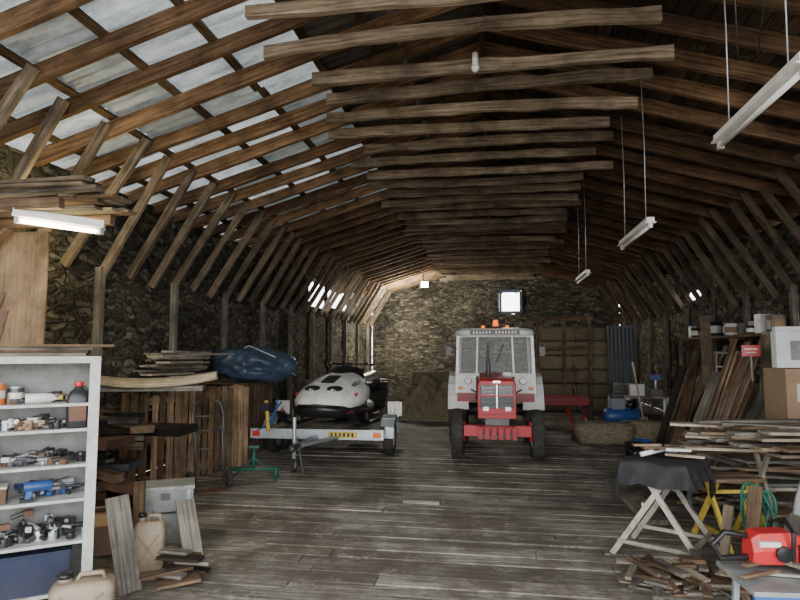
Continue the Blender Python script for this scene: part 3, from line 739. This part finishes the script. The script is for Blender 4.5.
m.cyl((-.2,-.1,.03),(.0,.0,.06),.02,WHITE); m.make('bench_offcuts',loc=(1.42,5.5,.83))
workbench('trestle_stand',(2.12,5.95,0),.2,w=.4,d=.36,h=.60,leg=YEL)
workbench('trestle_stand',(2.65,6.1,0),.1,w=.45,d=.4,h=.82,leg=YB)
workbench('trestle_stand',(3.5,5.95,0),.1,w=.45,d=.4,h=.82,leg=YB)
m=MB()
for i in range(40):
    L=R(1.0,2.2); m.box((2.95+R(-.35,.35),5.98+R(-.36,.36),.835+.026*(i//4)),(L,R(.07,.20),.024),[W_PALE,W_GREY,W_TIE,W_GREY,W_BRN][i%5],rot=(R(-.012,.012),R(-.012,.012),R(-.3,.35)),tint=R(.6,1.2))
m.make('timber_stack')
m=MB()
m.box((0,0,.385),(1.0,.5,.03),BGREY,tint=1.0); m.box((0,-.24,.34),(1.0,.03,.07),BLUE,tint=1.3)
for x in(-.42,.42):
    for y in(-.2,.2): m.beam((x,y,0),(x*.95,y,.38),.035,.035,GALV)
m.beam((-.42,-.2,.1),(.42,-.2,.1),.02,.02,GALV)
for i in range(12): m.box((R(-.4,.4),R(-.2,.1),.41+.012*i*.5),(R(.12,.4),R(.03,.08),.016),[W_PALE,W_GREY,STEEL,W_BRN][i%4],rot=(0,0,R(-1,1)))
m.make('low_work_table',loc=(1.90,3.98,0),rz=.06,bevel=.003)
m=MB()
m.loft([[( -.2+x,y*s,.03+z*s2) for y,z in((-.08,0),(.08,0),(.095,.08),(.06,.17),(-.06,.17),(-.095,.08))] for x,s,s2 in((0,.7,.8),(.04,1,1),(.22,1,1.05),(.32,.9,.8),(.36,.7,.6))],REDP,tint=1.0,smooth=False)
m.tube([(-.2,0,.17),(-.33,0,.19),(-.40,0,.12),(-.36,0,.04),(-.2,0,.05)],.018,BLACK)
m.tube([(-.0,-.11,.06),(.0,-.12,.22),(.02,0,.27),(.0,.12,.22),(.0,.11,.06)],.012,BLACK)
m.box((.10,-.098,.09),(.12,.02,.12),BLACK); m.cyl((-.05,-.1,.1),(-.05,-.12,.1),.045,BLACK); m.box((-.12,-.09,.15),(.12,.03,.03),WHITE)
m.loft([[(x,-.04+t,.09+z) for t,z in((-.02,-h),(.02,-h),(.02,h),(-.02,h))] for x,h in((.1,.07),(.5,.055),(.62,.045),(.66,.01))],REDP,smooth=False)
m.make('chainsaw',loc=(1.74,4.10,.42),rz=.12,bevel=.004,scale=1.05)
m=MB(); m.box((0,0,.10),(.5,.3,.2),REDP,taper=.94,tint=.9); m.box((0,0,.215),(.51,.31,.04),BLACK); m.tube([(-.08,-.16,.12),(-.08,-.2,.12),(.08,-.2,.12),(.08,-.16,.12)],.01,BLACK)
m.make('red_tool_case',loc=(2.75,4.75,0.0),rz=.3,bevel=.01)
m=MB()
for i in range(60):
    m.box((1.40+R(-.45,.5),4.76+R(-.28,.18),.014+.004*i*.7),(R(.1,.45),R(.02,.1),R(.012,.03)),[W_PALE,W_BRN,W_GREY,W_BRN][i%4],rot=(R(-.08,.08),R(-.1,.1),R(0,3.14)),tint=R(.45,.95))
m.make('firewood_scraps')
m=MB(); pts=[]
for i in range(90):
    a=i*.28; r=.10+.02*math.sin(i*.7); pts.append((r*math.cos(a),.05+.002*i+.02*math.sin(a),.20+r*1.8*math.sin(a)))
m.tube(pts,.012,GREEN,8); m.make('garden_hose',loc=(2.16,5.30,0.22),rz=.2)
m=MB(); rings=[]
for i in range(14):
    v=i/13; ring=[]
    for k in range(48):
        a=2*math.pi*k/48; r=(.28*(1-v)+.08*v)*(1+.14*math.sin(a*6+v*2)*(1-v*.6)+.1*noise.noise(Vector((math.cos(a),math.sin(a),v*3))))
        ring.append((r*math.cos(a),r*math.sin(a)*.8,v*.74))
    rings.append(ring)
m.loft(rings,GREYT,tint=1); m.make('tarpaulin_cover',loc=(2.50,5.28,0)) 
lean('leaning_boards',[((1.88,5.02,.02),(2.05,5.22,.66),.10,.025,W_BRN),((1.95,4.85,.02),(2.25,5.0,.5),.12,.02,W_GREY),((1.75,5.15,.02),(1.85,5.25,.50),.07,.025,W_TIE),((2.1,4.8,.02),(2.35,4.9,.55),.09,.02,W_PALE),((1.9,4.7,.02),(2.4,4.75,.30),.10,.02,W_BRN)],ti=(.6,.9))
m=MB()
for i in range(30):
    m.box((2.75+R(-.5,.4),6.75+R(-.25,.2),.03+.022*i),(R(.3,.7),R(.08,.25),.024),[W_BRN,W_GREY,W_TIE,BGREY,CARD][i%5],rot=(R(-.06,.06),R(-.08,.08),R(-.7,.7)),tint=R(.4,1.0))
m.make('timber_offcut_heap')
m=MB(); m.box((0,0,.45),(.75,.6,.9),CARD,tint=.8); m.box((0,-.31,.45),(.06,.01,.9),TAN); m.box((0,0,.905),(.76,.61,.015),CARD,tint=1.1); m.make('cardboard_box',loc=(3.60,7.55,0),rz=.15)
m=MB(); m.box((0,0,.3),(.72,.5,.6),CARD,tint=.9); m.box((0,0,.605),(.73,.51,.012),CARD,tint=1.1); m.box((-.1,-.252,.35),(.3,.006,.2),WHITE); m.make('cardboard_box',loc=(3.55,7.5,.925),rz=.05)
m=MB(); m.box((0,0,.21),(.7,.12,.42),POLY,tint=.95); m.box((.05,.12,.24),(.66,.08,.48),POLY,tint=.9); m.box((0,-.063,.2),(.4,.01,.22),GREYT); m.make('polystyrene_packing',loc=(3.55,7.5,1.545),rz=.05,bevel=.01)
lst=[]
for i in range(18):
    y0=R(8.3,9.0);x0=R(2.40,3.1);h=R(1.1,1.95); lst.append(((x0,y0,.03),(x0+R(.5,.95),y0+R(-.2,.4),h),R(.07,.2),.028,[W_TIE,W_GREY,W_BRN,W_BRN,W_RAFT][i%5]))
lean('leaning_planks',lst,ti=(.45,1.05))
lst=[]
for i in range(10):
    y0=R(10.6,11.4);x0=R(2.7,3.2);h=R(1.4,1.95); lst.append(((x0,y0,.03),(x0+R(.5,.85),y0+R(-.2,.3),h),R(.08,.2),.028,[W_TIE,W_GREY,W_BRN,W_TIE,W_DARK][i%5]))
lean('leaning_planks',lst,ti=(.4,.9))
lst=[((2.75,8.2,.05),(3.75,11.4,2.35),.16,.05,W_TIE),((2.35,8.7,.05),(3.8,11.9,1.9),.14,.05,W_RAFT),((2.9,7.9,.05),(3.9,9.9,1.8),.2,.03,W_TIE),((3.2,8.0,.05),(3.9,9.3,2.0),.12,.04,W_PALE)]
lean('leaning_beams',lst,ti=(.5,.9))
m=MB()
for i in range(44):
    m.box((2.30+R(-.3,.3),7.55+R(-.35,.4),.03+.013*i*R(.5,1)),(R(.3,.7),R(.06,.3),R(.02,.05)),[W_GREY,W_BRN,W_TIE,STEEL,GREYT,BLACK][i%6],rot=(R(-.15,.15),R(-.2,.2),R(-.9,.9)),tint=R(.4,1.0))
m.make('timber_offcut_heap')
for k,(x,y,mt,r,h) in enumerate(((2.05,8.75,WHITE,.15,.32),(2.1,9.6,BLACK,.16,.34),(2.35,10.2,BLUE,.14,.3))):
    m=MB(); m.lathe([(.001,0),(r*.85,0),(r,h),(r*1.05,h),(r*1.05,h-.02),(r*.95,h-.02),(r*.82,.02),(.001,.02)],(0,0,0),(0,0,1),mt,28,tint=1); m.tube([(-r,0,h-.02),(-r*.8,-.1,h-.1),(0,-.17,h-.16),(r*.8,-.1,h-.1),(r,0,h-.02)],.005,STEEL); m.make('bucket',loc=(x,y,0))
m=MB()
for sx in(-1,1):
    m.beam((sx*.25,-.35,0),(sx*.18,0,1.7),.03,.06,W_GREY); m.beam((sx*.23,.4,0),(sx*.18,.03,1.65),.03,.04,W_GREY)
for i in range(6): z=.25+i*.25; m.box((0,-.35+.35*z/1.7,z),(.46-.05*i*.3,.12,.025),W_PALE)
m.box((0,.0,1.71),(.42,.2,.03),W_GREY); m.make('step_ladder',loc=(3.50,9.6,0),rz=-.35)
m=MB(); m.box((0,0,0),(.3,.01,.2),REDP,tint=.8); m.box((0,-.008,.03),(.2,.006,.02),WHITE); m.box((0,-.008,-.03),(.16,.006,.02),WHITE); m.box((0,.02,-.25),(.03,.02,.6),W_GREY); m.make('warning_sign',loc=(3.22,8.15,1.74),rz=-.2,scale=.7)
m=MB()
for z,d in((2.0,.5),(.9,.7)):
    m.box((XR-.05-d/2,12.2,z),(d,4.6,.05),W_BRN,tint=1)
for y in(9.95,11.4,13,14.4):
    m.beam((XR-.6,y,0),(XR-.6,y,2.0),.07,.07,W_BRN); m.beam((XR-.08,y,1.96),(XR-.6,y,1.96),.05,.05,W_BRN)
m.make('timber_workbench')
def many(name,loc0,n,dy,z,mats,rs=(.07,.13),hs=(.12,.32)):
    m=MB()
    for i in range(n):
        r=R(*rs);h=R(*hs);c=(loc0[0]+R(-.1,.1),loc0[1]+i*dy+R(-.04,.04),z);mt=random.choice(mats)
        if i%3==2: m.box((c[0],c[1],z+h/2),(r*1.8,r*2,h),mt,rot=(0,0,R(-.3,.3)))
        else: m.lathe([(.001,0),(r,0),(r*1.03,h),(r*.95,h),(r*.9,h-.02),(.001,h-.02)],c,(0,0,1),mt,20); m.lathe([(r*1.02,h*.2),(r*1.03,h*.7)],c,(0,0,1),WHITE if i%2 else CARD,20)
    m.make(name)
many('paint_tins',(4.45,10.1),15,.29,2.028,[WHITE,GALV,BLACK,TAN,STEEL,STEEL])
many('bench_clutter',(4.3,10.1),16,.27,.928,[STEEL,RED,BLACK,BGREY,TAN,W_BRN],(.08,.16),(.15,.4))
def bale(m,c,rz=0,d=(1.0,.48,.40)):
    rings=[];
    Q=Matrix.Rotation(rz,3,'Z')
    for i in range(13):
        x=(i/12-.5)*d[0]; e=.93 if i in(0,12) else 1
        ring=[]
        for k in range(28):
            a=2*math.pi*k/28+.112; cc,s=math.cos(a),math.sin(a)
            y=d[1]/2*e*math.copysign(abs(cc)**.35,cc);z=d[2]/2*e*math.copysign(abs(s)**.35,s)
            p=Vector((x,y,z)); f=.13*noise.noise(Vector((x*9+c[0],y*9+c[2],z*9))); p=p*(1+f)
            if p.z<-d[2]/2: p.z=-d[2]/2
            ring.append(tuple(Q@p+Vector(c)))
        rings.append(ring)
    m.loft(rings,HAY,tint=R(.7,1.05))
for k,(x,y,r_) in enumerate(((1.98,11.7,.1),(2.9,12.0,-.15))):
    m=MB(); bale(m,(0,0,.2)); m.make('hay_bale',loc=(x,y,0),rz=r_)
m=MB()
for r in range(3):
    for c in range(2):
        bale(m,(-2.1+c*1.0+R(-.1,.1)+.1*r,16.3+.15*r,.2+.38*r),R(-.25,.25))
def heap(u,v):
    x=-3.0+2.9*u; y=14.6+2.2*v; e=math.sin(math.pi*u)**.45*math.sin(math.pi*v)**.6
    return (x,y,max(0,.75*e*(1+.7*noise.noise(Vector((x*1.9,y*1.9,4))))+.16*noise.noise(Vector((x*6,y*6,2)))*(e>0.02)))
m.sheet(heap,70,60,HAY,tint=1.1)
for i in range(420):
    u,v=R(0.03,.97),R(0,.8); p=Vector(heap(u,v)); d=Vector((R(-.15,.15),R(-.1,.1),R(-.02,.08))); 
    m.beam(p,p+d+Vector((0,0,.02)),.010,.008,W_PALE,tint=R(.6,1.1))
m.make('hay_pile')
m=MB()
for r in range(6):
    for c in range(2): bale(m,(1.7+c*1.02+R(-.08,.08),17.6+R(-.08,.08),.2+.40*r),R(-.14,.14))
m.make('hay_stack')
m=MB()
for x in(1.2,1.9,2.6): m.beam((x,17.0,0),(x,17.0,2.7),.08,.08,W_BRN,tint=.8)
for z in(.9,1.8,2.6): m.beam((1.1,16.95,z),(2.7,16.95,z+.03),.05,.10,W_BRN,tint=.8)
m.make('wooden_hurdle')
m=MB(); m.box((0,0,1.2),(.7,.08,2.4),DKSHEET)
for i in range(7): m.cyl((-.3+i*.1,-.045,.05),(-.3+i*.1,-.045,2.35),.018,DKSHEET,n=8)
m.make('metal_sheet_panel',loc=(3.35,16.6,0))
m=MB(); m.box((0,0,.55),(1.0,.9,.05),RED,tint=.5)
for y in(-.45,.45): m.box((0,y,.63),(1.0,.03,.12),RED,tint=.5)
for x in(-.5,.5): m.box((x,0,.63),(.03,.9,.12),RED,tint=.5)
for sx in(-1,1): m.wheel((sx*.58,0,.30),.30,.12,RUB,RED)
m.cyl((-.58,0,.3),(.58,0,.3),.025,STEEL); m.beam((0,-.45,.5),(0,-1.1,.2),.05,.05,RED); m.beam((0,-1.1,0),(0,-1.1,.22),.03,.03,RED)
m.make('red_farm_cart',loc=(1.5,14.1,0),rz=.1,bevel=.004)
m=MB(); m.lathe([(.001,-.36),(.12,-.36),(.16,-.32),(.16,.32),(.12,.36),(.001,.36)],(0,0,.36),(1,0,0),BLUE,24,tint=.9)
m.box((-.1,0,.62),(.28,.22,.22),GALV); m.cyl((.2,-.1,.60),(.2,.1,.60),.09,BLACK); m.box((0,0,.53),(.6,.2,.02),BLUE)
for x in(-.25,.25): m.cyl((x,0,0),(x,0,.22),.03,BLACK)
for y in(-.15,.15): m.wheel((-.3,y,.1),.1,.05,RUB,GALV)
m.tube([(.36,0,.45),(.48,0,.6),(.48,0,.75)],.015,BLUE); m.make('air_compressor',loc=(2.62,13.2,0),rz=.2)
m=MB(); m.box((0,0,.72),(.9,.5,.05),W_GREY,tint=1.2)
for x in(-.4,.4):
    for y in(-.2,.2): m.beam((x,y,0),(x,y,.7),.05,.05,GALV)
m.box((-.2,0,.87),(.3,.3,.25),WHITE); m.box((.2,0,.82),(.25,.25,.16),STEEL); m.cyl((.2,0,.9),(.2,0,1.15),.03,GALV); m.box((.2,-.02,1.15),(.2,.14,.12),BLUE)
m.make('machine_bench',loc=(3.3,13.9,0),rz=-.1,bevel=.004)
m=MB()
for sx in(-1,1):
    m.tube([(sx*.22,-.22,0),(sx*.22,-.2,.44),(sx*.22,.18,.44),(sx*.22,.28,.95)],.014,GALV); m.tube([(sx*.22,.25,0),(sx*.22,.0,.44)],.014,GALV); m.tube([(sx*.22,-.2,.44),(sx*.24,-.2,.64),(sx*.24,.2,.66)],.014,GALV)
for i in range(6): m.box((0,-.18+i*.07,.45),(.44,.055,.012),W_GREY)
for i in range(5): m.box((0,.2+i*.018,.55+i*.09),(.44,.012,.07),W_GREY)
m.make('garden_chair',loc=(3.0,15.1,0),rz=-.4)
lean('floor_plank',[((1.52,8.3,.03),(1.58,6.4,.03),.22,.05,W_GREY)])
m=MB(); m.box((0,0,.02),(.42,.13,.035),W_GREY,tint=.9); m.make('loose_board',loc=(-.85,6.9,0),rz=-.05)
lean('broom',[((2.95,12.7,.3),(2.8,12.85,1.5),.03,.03,W_PALE),((2.98,12.67,.05),(2.94,12.72,.4),.16,.05,W_TIE)])
for x,y,mt in((-3.6,13.2,BLUE),(-4.2,13.7,RUST)):
    m=MB(); m.lathe([(.001,0),(.28,0),(.29,.02),(.28,.3),(.295,.31),(.28,.32),(.28,.6),(.295,.61),(.28,.62),(.28,.88),(.29,.9),(.27,.9),(.27,.88),(.001,.88)],(0,0,0),(0,0,1),mt,32); m.make('oil_drum',loc=(x,y,0))

cam=bpy.data.cameras.new('camera'); co=bpy.data.objects.new('camera',cam); bpy.context.collection.objects.link(co)
cam.sensor_width=36; cam.lens=26.55; co.location=(0,0,1.75)
co.rotation_euler=(math.radians(90+4.84),0,math.radians(9.1)); bpy.context.scene.camera=co
